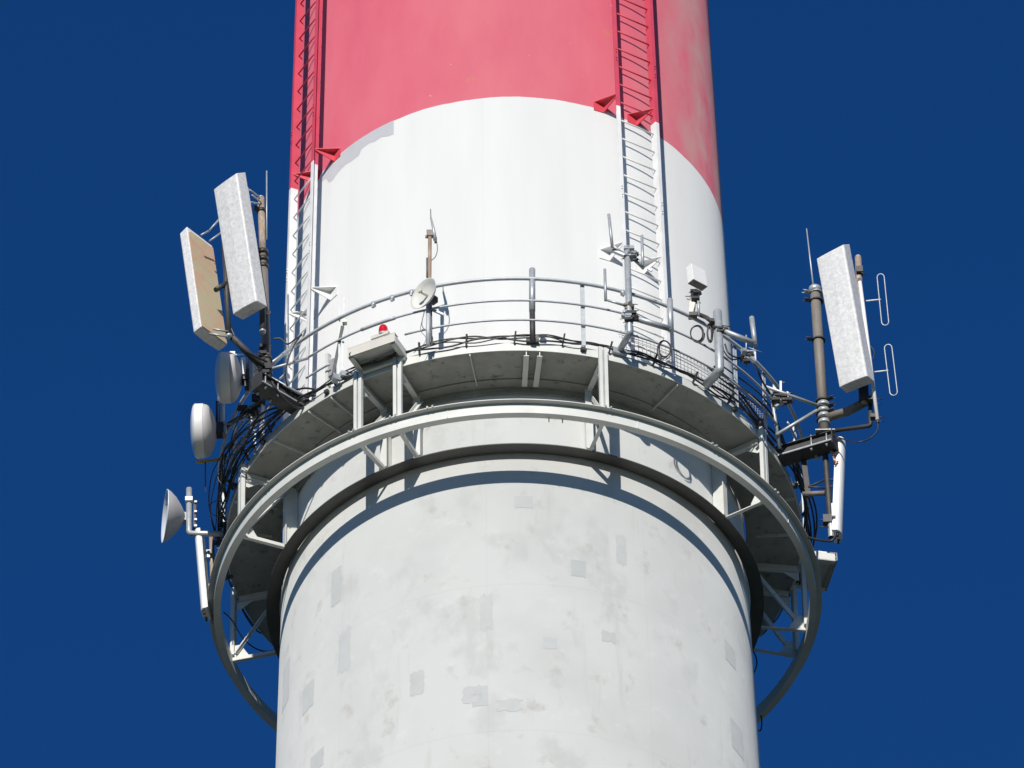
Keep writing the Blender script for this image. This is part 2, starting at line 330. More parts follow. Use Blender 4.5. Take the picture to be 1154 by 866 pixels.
# outer ring: web with an outward lip on top and an inward flange below
bm = BM(); band(bm, [(3.955, 0.012), (4.13, 0.012), (4.13, 0.0), (4.052, -0.003), (4.052, -0.165), (3.955, -0.165)], n=360); obj('outer_ring', bm, 'platform', pf)
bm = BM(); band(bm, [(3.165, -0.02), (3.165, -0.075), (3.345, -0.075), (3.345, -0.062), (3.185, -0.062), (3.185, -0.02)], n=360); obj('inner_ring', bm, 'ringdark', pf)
def rad(phi): a = R(phi); return Vector((math.sin(a), -math.cos(a), 0))
def tan_(phi): a = R(phi); return Vector((math.cos(a), math.sin(a), 0))
Z = Vector((0, 0, 1))
def seam(parent, phi):
    pass
for phi in (-30.7, -22.2, 17.8, 57.6, 98, 106, -66.5, -104.5, -142, 142, 180):
    br = bpy.data.objects.new('bracket', None); COL.objects.link(br); br.parent = pf; br.location = C(phi, 3.6, 0) - pf.location
    r_, t_ = rad(phi), tan_(phi)
    b = BM()   # channel post, open side outwards
    box(b, C(phi, 3.935, .612), t_*.114, r_*.012, Z*1.20)
    for s in (-1, 1): box(b, C(phi, 3.963, .612) + t_*s*.0355, t_*.047, r_*.044, Z*1.195)
    for z_ in (1.14,): box(b, C(phi, 3.915, z_), t_*.10, r_*.030, Z*.09)
    obj('post', b, 'platform', br)
    b = BM(); box(b, C(phi, 3.65, -.07), t_*.05, r_*.61, Z*.008); box(b, C(phi, 3.65, -.045) + t_*.021, t_*.008, r_*.61, Z*.055)
    obj('strut', b, 'platform', br)
    b = BM(); box(b, C(phi, 3.6, ZD-.055), t_*.012, r_*.56, Z*.10); box(b, C(phi, 3.6, ZD-.112), t_*.07, r_*.56, Z*.010)
    obj('beam', b, 'platform', br)
    b = BM(); box(b, C(phi, 3.24, .50), t_*.014, r_*.17, Z*1.06); box(b, C(phi, 3.335, .50), t_*.10, r_*.012, Z*1.06)
    obj('inner_post', b, 'platform', br)
    b = BM(); bar(b, C(phi, 3.91, .04) + t_*.03, C(phi, 3.30, .96) + t_*.03, .012, .06, r_); bar(b, C(phi, 3.90, .03) + t_*.055, C(phi, 3.29, .95) + t_*.055, .05, .010, r_)
    obj('brace', b, 'platform', br)
    b = BM(); prism(b, [C(phi, 3.95, -.04), C(phi, 3.95, .012), C(phi, 3.929, .014), C(phi, 3.929, .20), C(phi, 3.85, .20), C(phi, 3.73, -.01), C(phi, 3.73, -.04)], t_*.012); obj('gusset', b, 'platform', br)
    b = BM(); prism(b, [C(phi, 3.90, ZD-.13), C(phi, 3.90, ZD-.26), C(phi, 3.86, ZD-.26), C(phi, 3.68, ZD-.13)], t_*.01); obj('gusset', b, 'platform', br)
# intermediate radial stiffeners and the doubled pair under the deck
for phi in (3.0, 5.6, 34.5, -44, -55, -85, -122, -160, 77, 88, 124, 160, -8, -38, -75):
    b = BM(); d_ = .085 if phi in (3.0, 5.6) else .05
    box(b, C(phi, 3.585, ZD-d_/2), tan_(phi)*(.012 if d_ < .06 else .014), rad(phi)*.60, Z*d_)
    if d_ > .06: box(b, C(phi, 3.585, ZD-d_-.006), tan_(phi)*.07, rad(phi)*.60, Z*.012)
    obj('deck_rib', b, 'platform', pf)
# ring splice plates and bolts
for phi in (-36, -12, 24, 64):
    b = BM(); box(b, C(phi, 4.056, -.085), tan_(phi)*.012, rad(phi)*.008, Z*.15); obj('ring_joint', b, 'platform', pf)
for phi in (-52, -30.7, -22.2, -15, 17.8, 40, 57.6):
    b = BM()
    for s in (-1, 1): box(b, C(phi, 4.135, .014) + tan_(phi)*s*.035, tan_(phi)*.022, rad(phi)*.022, Z*.03)
    obj('bolts', b, 'galv', pf)
for phi in (7.0, 9.6):
    b = BM(); box(b, C(phi, 3.955, -.19), tan_(phi)*.012, rad(phi)*.012, Z*.06); obj('hanger', b, 'dark', pf)
# short hooks that hold the cables off the fascia
k = 0
for phi in [x*9.3 - 176 for x in range(38)]:
    if -52 < phi < -40 or 62 < phi < 70: continue
    b = BM(); p = C(phi, RD+.02, ZD+.10); q = C(phi, RD+.10, ZD+.24) + tan_(phi)*.02
    bar(b, p, q, .022, .03, rad(phi)); obj('cable_hook', b, 'dark', pf)

# ------------------------------------------------------------------ guard railing
gr = thing('guard_railing', 'grey tube guard railing curving round the service platform edge', 'railing', C(0, 4, ZD+.1))
def arc(r, z, p0, p1, n=None, wob=0.0):
    n = n or max(8, int(abs(p1-p0)/2.5)); return [C(p0+(p1-p0)*i/n, r, z) for i in range(n+1)]
b = BM(); tube(b, arc(4.0, 2.28, -180, 178), .026, 10); obj('top_rail', b, 'rail', gr)
for p0, p1 in ((-180, -49), (-43, 63.5), (68, 178)):
    b = BM(); tube(b, arc(4.0, 1.885, p0, p1), .016, 8); obj('middle_rail', b, 'rail', gr)
for p0, p1 in ((-180, -49), (-43, -37), (-20.5, 63), (69, 178)):
    b = BM(); tube(b, arc(4.0, 1.535, p0, p1), .015, 8); obj('lower_rail', b, 'rail', gr)
b = BM(); tube(b, arc(4.0, 1.885, -29.7, -22.5), .026, 8); obj('rail_sleeve', b, 'rail', gr)
for phi, w_ in ((14.0, .05), (49.0, .055), (58.8, .055), (-58, .05), (-72, .05), (-90, .05), (75, .05), (90, .05), (108, .05), (126, .05), (144, .05), (162, .05), (-108, .05), (-126, .05), (-144, .05), (-162, .05), (180, .05)):
    b = BM(); box(b, C(phi, 3.965, 1.74), tan_(phi)*w_, rad(phi)*.012, Z*1.10); box(b, C(phi, 3.95, 1.74) + tan_(phi)*w_/2, tan_(phi)*.01, rad(phi)*.05, Z*1.10)
    pz = obj('post', b, 'rail', gr); b = BM(); box(b, C(phi, 3.93, 1.16), tan_(phi)*.06, rad(phi)*.05, Z*.05); obj('foot_bolt', b, 'dark', pz)
for phi in (-27, -23, -19, 22):
    b = BM(); tube(b, [C(phi, 4.0, 2.22), C(phi, 4.01, 2.285)], .033, 8); box(b, C(phi, 4.02, 2.21), tan_(phi)*.03, rad(phi)*.03, Z*.05); obj('clip', b, 'galv', gr)

# ------------------------------------------------------------------ ladders
def ladder(phi, side, label):
    # side: +1 when the ladder stands right of the camera axis
    t = thing('chimney_ladder', label, 'ladder', C(phi, 3.24, 1.2), 'ladders running up the chimney')
    H = 5.0                                            # half width in degrees
    LR = lambda z: Rc(z) + .27
    z0, z1 = 1.16, 14.0
    for s in (-1, 1):
        p = phi + s*H; rr, tt = rad(p), tan_(p); b = BM()
        a, c = C(p, LR(z0), z0), C(p, LR(z1), z1)
        bar(b, a + rr*.0, c + rr*.0, .012, .105, rr)                     # web, edge to the wall
        fl = -1 if s*side > 0 else 1
        bar(b, a + rr*.05 + tt*(.028*s), c + rr*.05 + tt*(.028*s), .056, .010, rr)
        st = obj('stile', b, 'ladder', t)
        bb = BM()                                        # splice bolts
        for zc in (7.35, 4.7):
            for dz in (0, .05, .16, .21): box(bb, C(p, LR(zc+dz)+.058, zc+dz) + tt*(.028*s), tt*.02, rr*.014, Z*.02)
        obj('bolts', bb, 'ladder', st)
    nz = int((z1-z0)/.351)
    for i in range(nz):
        z = z0 + .17 + i*.351
        if z > 10.6: break
        b = BM(); tube(b, [C(phi-H, LR(z)+.0, z), C(phi+H, LR(z)+.0, z)], .0115, 8); obj('rung', b, 'ladder', t)
    for zc in (6.72, 4.07 if side < 0 else 3.88):                        # angle brackets back to the concrete
        for s in (-1, 1):
            p = phi + s*H; dp = -4.4*side; hh = .15
            a = C(p, LR(zc)+.045, zc); q = C(p+dp, Rc(zc)+.005, zc); m_ = C(p+dp*.38, Rc(zc)+.004, zc)
            b = BM(); prism(b, [a, q, m_], (0, 0, .010))
            prism(b, [q, m_, m_ - Z*hh, q - Z*hh], rad(p)*.010)
            prism(b, [a - Z*.002, m_ - Z*.002, m_ - Z*hh], tan_(p)*.010)
            obj('wall_bracket', b, 'bracketred' if zc > 5 else 'ladder', t)
    return t
M['bracketred'] = mat('bracket_red', (0.62, 0.06, 0.09), 0.5, var=0.08)
ladder(32.7, 1, 'steel ladder nearer the middle of the chimney, right of the small dish')
ladder(-59.3, -1, 'steel ladder on the chimney edge beside the mast with two big panels')

# ------------------------------------------------------------------ antennas
def hdir(az): a = R(az); return Vector((math.sin(a), -math.cos(a), 0))
def panel(label, corner, az, tilt, W, D, H, chamfer=.05, group=None, back='radome', name='panel_antenna', face='radome', slant=1.0):
    """corner: bottom corner of the front face on its -t side"""
    h, t = hdir(az), Vector((math.cos(R(az)), math.sin(R(az)), 0)); u = Z*math.cos(R(tilt)) + h*math.sin(R(tilt)); f = h*math.cos(R(tilt)) - Z*math.sin(R(tilt))
    base = Vector(corner) + t*W/2 - f*D/2
    T = thing(name, label, 'antenna', base, group)
    c = chamfer; sec = []
    corners = [(-W/2, D/2-0.01), (-W/2+c*1.1, D/2), (0, D/2+.012), (W/2-c*.35, D/2), (W/2, D/2-c*.35), (W/2, -D/2), (-W/2, -D/2)]
    if face != 'radome': corners = [(-W/2, -D*.1)] + [(-W/2*math.cos(math.pi*q/10), -D*.1 + D*.6*math.sin(math.pi*q/10)) for q in range(1, 10)] + [(W/2, -D*.1), (W/2, -D/2), (-W/2, -D/2)]
    b = BM(); lo = [b.verts.new(base + t*x + f*y) for x, y in corners]; hi = [b.verts.new(base + t*x + f*y + u*(H + slant*((x/W+.5)*.05 + (.5-y/D)*.11))) for x, y in corners]
    b.faces.new(lo[::-1]); b.faces.new(hi)
    for i in range(len(lo)): b.faces.new((lo[i], lo[(i+1) % len(lo)], hi[(i+1) % len(lo)], hi[i]))
    obj('radome', b, face, T, bevel=.032 if face == 'radome' else .008)
    b = BM(); w_, a_, e_ = W/2-.008, .012, H-.03; prism(b, [base - f*(D/2+.001) + t*x + u*y for x, y in ((-w_, a_), (w_, a_), (w_, e_-.05), (w_-.05, e_), (-w_, e_))], -f*.012); obj('back_plate', b, back, T)
    if face != 'radome':
        for x in (-.07, .07): b = BM(); tube(b, [base + t*x + u*.01, base + t*x - u*.06], .016, 8); obj('connector', b, 'blackplastic', T)
    return T, base, t, f, u
def cyl(parent, name, m, a, b_, r, seg=14): b = BM(); tube(b, [a, b_], r, seg); return obj(name, b, m, parent)
def pipe(parent, name, m, pts, r, seg=12): b = BM(); tube(b, pts, r, seg); return obj(name, b, m, parent)
def collar(parent, p, r, h=.035, m='dark', name='clamp', ears=True, d=(1, 0, 0)):
    b = BM(); tube(b, [Vector(p)-Z*h/2, Vector(p)+Z*h/2], r, 14)
    if ears:
        d = Vector(d).normalized(); box(b, Vector(p) + d*r*1.35, d*r*1.0, d.cross(Z)*.05, Z*h); 
        for s in (-1, 1): tube(b, [Vector(p) + d*r*.6 + d.cross(Z)*s*.03, Vector(p) + d*(r+.11) + d.cross(Z)*s*.03], .006, 6)
    return obj(name, b, m, parent)
def catmull(pts, n=8):
    pts = [Vector(p) for p in pts]; P = [pts[0]*2-pts[1]] + pts + [pts[-1]*2-pts[-2]]; out = []
    for i in range(1, len(P)-2):
        for k in range(n):
            t = k/n; a, b, c, d = P[i-1], P[i], P[i+1], P[i+2]
            out.append(.5*((2*b) + (-a+c)*t + (2*a-5*b+4*c-d)*t*t + (-a+3*b-3*c+d)*t**3))
    return out + [pts[-1]]
def cable(label, pts, r=.012, m='cable', group='black cables on the platform', name='cable'):
    b = BM(); tube(b, catmull(pts), r, 7); return tag(obj(name, b, m, origin=pts[0]), label, 'cable', group)

# ---- left cantilever and mast
def cantilever(phi, r0, r1, z0, label):
    T = thing('cantilever_arm', label, 'bracket', C(phi, r0, z0)); r_, t_ = rad(phi), tan_(phi); L = r1-r0; mid = (r0+r1)/2
    b = BM(); box(b, C(phi, mid, z0), t_*.24, r_*L, Z*.012); obj('bottom_flange', b, 'dark', T)
    b = BM(); box(b, C(phi, mid, z0+.19), t_*.20, r_*L, Z*.012); obj('top_flange', b, 'dark', T)
    for s in (-1, 1):
        b = BM(); box(b, C(phi, mid, z0+.095) + t_*s*.05, t_*.010, r_*L, Z*.176); obj('web', b, 'dark', T)
        b = BM(); box(b, C(phi, mid, z0+.012) + t_*s*.112, t_*.016, r_*L, Z*.03); obj('edge_angle', b, 'galv', T)
    b = BM(); box(b, C(phi, r1+.006, z0+.09), t_*.22, r_*.010, Z*.24); obj('end_plate', b, 'dark', T)
    for s in (-1, 1):
        for rr in (r1-.08, r1-.3):
            b = BM(); tube(b, [C(phi, rr, z0-.05)+t_*s*.08, C(phi, rr, z0+.23)+t_*s*.08], .010, 6); box(b, C(phi, rr, z0-.02)+t_*s*.08, t_*.03, r_*.03, Z*.02); obj('stud', b, 'galv', T)
    return T
cantilever(-47.2, 3.72, 4.60, 1.22, 'dark steel box arm jutting from the platform under the twin panel mast')
cantilever(67.0, 3.72, 4.68, 1.16, 'dark steel box arm jutting from the platform under the folded dipole mast')

LM0 = C(-47.2, 4.42, 1.42); LM1 = at(294, 224, -3.12)
T = thing('antenna_mast', 'thick brown and grey pipe mast behind the largest left panel', 'mast', LM0)
dirL = (LM1-LM0)
cyl(T, 'lower_pipe', 'pole', LM0, LM0+dirL*.62, .062); cyl(T, 'upper_pipe', 'rust', LM0+dirL*.62, LM1, .048)
b = BM(); lathe(b, [(0, 0.0), (0, .05), (.02, .047), (.035, .03), (.04, 0)], LM1, dirL, 20); obj('cap', b, 'galv', T)
for f_ in (.04, .12, .62, .66, .70): collar(T, LM0+dirL*f_, .075, .06, 'blackplastic', d=(-.7, -.7, 0))
for f_ in (.93,): collar(T, LM0+dirL*f_, .062, .05, 'blackplastic', d=(-.8, -.6, 0))
# clustered clamps where arms meet the mast
b = BM()
for i in range(9):
    p = LM0 + dirL*(.03+.02*i) + Vector((rnd.uniform(-.06, .06), rnd.uniform(-.08, .02), 0)); box(b, p, (.09, .02, .02), (-.02, .07, 0), (0, 0, .05))
obj('clamp_block', b, 'blackplastic', T)
# stays down to the railing
for a, c in ((LM0+dirL*.06, C(-42.5, 4.0, 1.87)), (LM0+dirL*.08, C(-46, 4.0, 2.26)), (LM0+dirL*.03, C(-44, 3.92, 1.28)), (LM0+dirL*.02, C(-51, 3.95, 1.26))):
    cyl(T, 'stay', 'galv', a, c, .020, 10)
# side arm to the second panel
P2 = at(258, 379, -3.42)
pipe(T, 'side_arm', 'dark', [LM0 + dirL*.05, P2 + Vector((.04, .02, 0))], .046)
b = BM(); tube(b, [at(296, 374, -3.32), at(296, 338, -3.32)], .042); obj('stub', b, 'dark', T)
b = BM(); lathe(b, [(0, 0), (0, .045), (.03, .045)], at(296, 375, -3.32), (0, 0, 1), 16); obj('cap', b, 'galv', T)
cyl(T, 'stub_arm', 'dark', at(296, 352, -3.32), at(303, 352, -3.1), .03)
T2 = thing('panel_pole', 'short dark pole carrying the tan backed panel', 'pole', P2)
cyl(T2, 'pipe', 'dark', P2, at(252, 262, -3.38), .036)
b = BM(); lathe(b, [(-.03, 0), (-.03, .048), (.01, .048)], P2, (0, 0, 1), 16); obj('cap', b, 'galv', T2)
tp, bs, pt_, pf_, pu_ = panel('big mottled white panel antenna, the larger facing left of the camera on the left mast', at(262, 354.4, -3.42), -38, 12.5, .42, .215, 2.02, group='mottled panel antennas')
for a, c in (((281, 214), (292, 222)), ((283, 228), (292, 230)), ((284, 220), (294, 228))):
    cyl(tp, 'tilt_arm', 'galv', at(*a, -3.36), at(*c, -3.18), .013, 8)
tp2, *_ = panel('mottled panel antenna turned away, showing its tan back', at(246.5, 396.5, -3.1), -131, 8.5, .50, .15, 2.0, group='mottled panel antennas', back='tan', slant=.3)
for a, c in (((226, 265.5), (236, 260)), ((236, 260), (250, 244)), ((236, 272), (250, 262)), ((240, 371), (257, 374)), ((236, 376), (257, 380))):
    cyl(tp2, 'tilt_arm', 'galv', at(*a, -3.5), at(*c, -3.45), .014, 8)
cyl(tp2, 'rear_fitting', 'blackplastic', at(243, 327, -3.5), at(256, 319, -3.4), .035, 10)
b = BM(); tube(b, [at(300.5, 270, -3.1), at(300.5, 193, -3.1)], .010, 8); wh = tag(obj('whip_antenna', b, 'galv', origin=at(300.5, 270, -3.1)), 'thin grey whip beside the top of the left mast', 'antenna', 'whip antennas')

# ---- microwave dishes on the left
def drum(label, px, py, Y, az, dia, rim, cone, dome, pole, tiltz=0):
    d = hdir(az); d.z = tiltz; d.normalize(); o = at(px, py, Y); T = thing('microwave_dish', label, 'antenna', o, 'drum shaped microwave dishes'); r = dia/2
    b = BM(); lathe(b, [(-rim/2, 0), (-rim/2, r*.995), (rim/2, r), (rim/2, 0)], o, d, 48); obj('rim', b, 'white', T, bevel=.006)
    b = BM(); lathe(b, [(rim/2 + .001 + dome*math.sin(math.pi/2*q/9), r*.985*math.cos(math.pi/2*q/9)) for q in range(9)] + [(rim/2+.001+dome, 0)], o, d, 48); obj('radome_cover', b, 'dishfront', T)
    b = BM(); lathe(b, [(-rim/2 - .001 - cone*(q/9)**.9, r*.97*(1-(q/9)**2.2*.72)) for q in range(10)] + [(-rim/2-cone-.002, 0)], o, d, 48); obj('back_shell', b, 'dish', T)
    q = o - d*(rim/2+cone); s = d.cross(Z).normalized()
    b = BM(); box(b, q - d*.05, d*.10, s*.14, Z*.18); obj('feed_box', b, 'blackplastic', T)
    b = BM(); box(b, q - d*.11, d*.05, s*.10, Z*.20)
    for k in (-1, 1): tube(b, [q - d*.06 + s*.05*k + Z*.06, q - d*.22 + s*.05*k + Z*.06], .007, 6)
    obj('pole_clamp', b, 'galv', T)
    return T, q, d
drum('white drum dish directly below the tan backed panel', 254.5, 426, -2.35, -91, .70, .13, .15, .08, 0)
drum('white drum dish hanging lowest, above the yellow bar', 225.5, 486, -1.55, -92, .745, .12, .16, .065, 0)
T = thing('dish_pipe', 'short pale pipe clamped behind the lowest drum dish', 'pole', at(250, 478, -1.55))
cyl(T, 'pipe', 'galv', at(250, 482, -1.55), at(250, 452, -1.55), .042); b = BM(); box(b, at(249, 451, -1.55), (.10, 0, .02), (0, .08, 0), (0, 0, .06)); obj('clamp', b, 'white', T)
cyl(T, 'arm', 'dark', at(249, 484, -1.55), at(272, 470, -1.5), .034)
cyl(T, 'rod', 'dark', at(244.5, 478, -1.6), at(244.5, 453, -1.6), .018)
cyl(T, 'wire', 'galv', at(250, 452, -1.55), at(247.5, 441, -1.55), .008, 6)
T = thing('dish_pipe', 'dark pipe and fittings right behind the upper drum dish', 'pole', at(282, 440, -2.4))
cyl(T, 'pipe', 'galv', at(284, 440, -2.4), at(283, 402, -2.4), .040); b = BM(); tube(b, [at(263, 400, -2.4), at(282, 400, -2.4)], .012, 8); box(b, at(262, 399, -2.4), (.07, 0, 0), (0, .05, 0), (0, 0, .05)); obj('arm', b, 'white', T)
b = BM(); box(b, at(274, 415, -2.4), (.07, 0, 0), (0, .1, 0), (0, 0, .30)); obj('radio_unit', b, 'white', T)
b = BM(); box(b, at(280, 434, -2.35), (.10, 0, 0), (0, .1, 0), (0, 0, .12)); obj('junction', b, 'blackplastic', T)
# small round drum further back
T = thing('small_dish', 'small brownish drum partly hidden by the left mast clamps', 'antenna', at(286, 420, -2.2)); d = hdir(-70)
b = BM(); lathe(b, [(0, 0), (0, .21), (.12, .20), (.16, 0)], at(288, 418, -2.2), d, 32); obj('drum', b, 'dish', T)
# open white dish on an L pipe
T = thing('microwave_dish', 'open cone backed white dish on a bent pipe, leftmost of all', 'antenna', at(204, 580, -.15)); d = hdir(-80); o = at(186.5, 582, -.15)
b = BM(); lathe(b, [(0, .366), (.012, .372), (.012, .36), (-.02, .34), (-.06, .26), (-.085, 0)], o, d, 56); obj('reflector', b, 'dishfront', T)
b = BM(); lathe(b, [(.0, .368), (-.04, .345), (-.12, .275), (-.20, .17), (-.255, .07), (-.26, 0)], o, d, 56); obj('back_shell', b, 'dish', T)
b = BM(); box(b, o - d*.285, d*.08, d.cross(Z)*.10, Z*.14); obj('pole_clamp', b, 'galv', T)
T = thing('dish_pipe', 'grey L shaped pipe holding the open cone backed dish', 'pole', at(252, 603, -.15))
pl = elbow(at(213, 551, -.15), at(213, 601.5, -.15), at(254, 602, -.3), .05); pipe(T, 'pipe', 'galv', pl, .040, 16)
b = BM(); box(b, at(213, 564, -.17), (.10, 0, 0), (0, .09, 0), (0, 0, .07)); obj('clamp', b, 'white', T)
b = BM(); box(b, at(219.5, 583, -.1), (.04, 0, 0), (0, .09, 0), (0, 0, .42)); obj('rear_plate', b, 'dark', T)
for y in (566, 577, 586, 593): b = BM(); box(b, at(220.5, y, -.16), (.035, 0, 0), (0, .03, 0), (0, 0, .03)); obj('bolt', b, 'galv', T)
b = BM(); box(b, at(254, 603, -.28), (.05, 0, 0), (0, .2, 0), (0, 0, .30)); obj('wall_clamp', b, 'blackplastic', T)
for y in (595, 618): cyl(T, 'stud', 'galv', at(244, y, -.3), at(254, y, -.3), .008, 6)
# yellow arm with drooping whip
T = thing('yellow_arm', 'yellow bar sticking out below the lowest drum dish', 'bracket', at(264, 515, -1.1))
b = BM(); bar(b, at(221, 521.5, -1.1), at(250, 517.5, -1.1), .03, .03); obj('bar', b, 'yellow', T)
b = BM(); bar(b, at(250, 517.5, -1.1), at(266, 515, -1.1), .022, .022); box(b, at(255.5, 517, -1.12), (.03, 0, 0), (0, .03, 0), (0, 0, .07)); obj('fixing', b, 'galv', T)
cyl(T, 'stub', 'cream', at(224.5, 520, -1.1), at(224.5, 513.5, -1.1), .010, 8)
b = BM(); tube(b, [at(231.5, 521, -1.1), at(231.5, 555, -1.1)], .009, 8); tag(obj('whip_antenna', b, 'greycable', origin=at(231.5, 521, -1.1)), 'thin dark rod hanging under the yellow bar', 'antenna', 'whip antennas')
# lower left panel and pole
T, bs, pt_, pf_, pu_ = panel('slim white panel below the leftmost dish, seen edge on', at(229.5, 700, .05), -100, 4.5, .26, .10, 1.45, chamfer=.02, name='panel_antenna', face='white', back='galv', group='slim white panel antennas', slant=0)
T = thing('panel_pole', 'brown pole behind the slim panel on the left', 'pole', at(241, 700, .1)); cyl(T, 'pipe', 'rust', at(241, 702, .1), at(238.5, 606, .1), .036)
for y in (622, 660, 690): b = BM(); box(b, at(233, y, .08), (.10, 0, 0), (0, .03, 0), (0, 0, .05)); box(b, at(235, y+3, .04), (.04, 0, 0), (0, .03, 0), (0, 0, .12)); obj('clamp', b, 'galv', T)
b = BM(); box(b, at(231, 632, .04), (.03, 0, 0), (0, .02, 0), (0, 0, .4)); obj('rail', b, 'white', T)
b = BM(); bar(b, at(239, 612, .1), at(256, 612, .0), .05, .05); bar(b, at(241, 655, .1), at(262, 650, .2), .04, .04); obj('arm', b, 'dark', T)

# ---- right mast, panel, dipoles
RM0 = C(67, 4.55, 1.36); RM1 = Vector((RM0.x-.03, RM0.y, at(917, 325, RM0.y).z)); YR = RM0.y
T = thing('antenna_mast', 'thick weathered pipe mast left of the biggest right panel', 'mast', RM0)
cyl(T, 'pipe', 'pole', RM0, RM1, .069, 20)
b = BM(); lathe(b, [(-.08, 0), (-.08, .085), (0, .085), (.015, .07), (.02, 0)], RM1, (0, 0, 1), 22); obj('cap', b, 'galv', T)
for y, m in ((331, 'galv'), (340, 'dark'), (384, 'dark'), (453, 'dark'), (461, 'dark'), (467, 'dark'), (474, 'dark')):
    collar(T, Vector((RM0.x-.015, YR, at(920, y, YR).z)), .090, .022, m, d=(-1, -.3, 0) if y < 400 else (.8, -.5, 0))
for y in (457, 464, 470, 477): b = BM(); tube(b, [Vector((RM0.x, YR, at(924, y, YR).z-.03)), Vector((RM0.x, YR, at(924, y, YR).z+.03))], .083, 18); obj('sleeve', b, 'galv', T)
b = BM(); box(b, RM0 + Z*.02, (.26, 0, 0), (0, .26, 0), (0, 0, .012)); prism(b, [RM0+Vector((.07, 0, .02)), RM0+Vector((.14, 0, .02)), RM0+Vector((.07, 0, .16))], (0, .012, 0)); prism(b, [RM0+Vector((-.07, 0, .02)), RM0+Vector((-.14, 0, .02)), RM0+Vector((-.07, 0, .16))], (0, .012, 0)); obj('base_plate', b, 'galv', T)
ARM1 = at(976, 453, YR-.30)
pipe(T, 'upper_arm', 'pole', [at(929, 472, YR), at(955, 464, YR-.17), ARM1], .060, 16)
pipe(T, 'lower_arm', 'dark', elbow(at(932, 487, YR), at(981, 480, YR-.25), at(981, 455, YR-.3), .04), .030)
for a, c in ((at(921, 457, YR), C(58.5, 4.0, 2.0)), (at(922, 462, YR), C(62.5, 3.98, 1.35)), (C(60.5, 4.0, 2.05), C(64, 3.98, 1.2))):
    cyl(T, 'stay', 'galv', a, c, .024, 12)
b = BM(); box(b, at(973, 440, YR-.35), (.13, 0, 0), (0, .12, 0), (0, 0, .40)); obj('clamp_block', b, 'blackplastic', T)
T2 = thing('panel_pole', 'brown capped pole rising behind the right side of the big panel', 'pole', at(972, 455, YR-.33))
PB, PT = at(974, 455, YR-.33), at(967, 290, YR-.33); cyl(T2, 'pipe', 'rust', PB, PT, .044)
b = BM(); lathe(b, [(0, .044), (.015, .036), (.02, 0)], PT, PT-PB, 18); obj('cap', b, 'cream', T2)
b = BM(); box(b, at(968.5, 306, YR-.36), (.09, 0, 0), (0, .12, 0), (0, 0, .10)); box(b, at(969, 318, YR-.36), (.06, 0, 0), (0, .10, 0), (0, 0, .06)); tube(b, [at(968, 305, YR-.4), at(975, 310, YR-.4)], .008, 6); obj('clamp', b, 'blackplastic', T2)
panel('big mottled white panel antenna standing alone on the right', at(945.5, 436.5, YR-.55), -30, 13.5, .43, .22, 2.03, group='mottled panel antennas')
b = BM(); tube(b, [at(917, 326, YR-.02), at(909, 258, YR-.02)], .014, 8, r2=.008); tag(obj('whip_antenna', b, 'galv', origin=at(917, 326, YR)), 'long thin whip on top of the right weathered mast', 'antenna', 'whip antennas')
T = thing('dipole_mast', 'slim white tube with two folded dipole loops, right of the big panel', 'antenna', at(989, 474, YR-.45)); YD = YR-.45
cyl(T, 'tube', 'white', at(989, 474, YD), at(969, 318, YD), .027)
b = BM(); lathe(b, [(0, .02), (.05, .02)], at(989.3, 477, YD), (0, 0, 1), 12); obj('connector', b, 'blackplastic', T)
for (sx_, sy_), (ex, ey), tp_, bt, lw in (((976, 339.5), (992.5, 337.8), (992.5, 309), (997.5, 367), 8), ((985.5, 419.5), (1001, 417.8), (1001, 388.5), (1007, 446), 8.5)):
    b = BM(); tube(b, [at(sx_, sy_, YD), at(ex, ey, YD)], .011, 8); obj('stem', b, 'white', T)
    pts = []; w2 = lw/2
    for k in range(9): a = math.pi*k/8; pts.append(at(tp_[0] - w2*math.cos(a), tp_[1] + w2 - w2*math.sin(a), YD))
    for k in range(9): a = math.pi*k/8; pts.append(at(bt[0] + w2*math.cos(a), bt[1] - w2 + w2*math.sin(a), YD))
    pts.append(pts[0]); b = BM(); tube(b, pts, .0085, 8, caps=False); obj('dipole_loop', b, 'galv', T)
for x, y in ((985.5, 450), (988, 470)):
    b = BM(); box(b, at(x-3, y, YD+.03), (.10, 0, 0), (0, .08, 0), (0, 0, .06))
    for s in (0, 5): tube(b, [at(x, y+s, YD), at(x+9, y+s, YD)], .006, 6)
    obj('clamp', b, 'blackplastic', T)
cable('black cable looping down from the folded dipole tube', [at(989, 476, YD), at(989, 484, YD), at(981, 494, YD), at(966, 498.5, YD), at(950, 495, YR-.2), at(936, 489, YR-.1)], .010, group='black cables on the right mast')
cable('thin cable curved beside the big right panel', [at(979, 388, YD), at(985, 396, YD), at(984, 404, YD), at(982, 406, YD)], .007, group='black cables on the right mast')
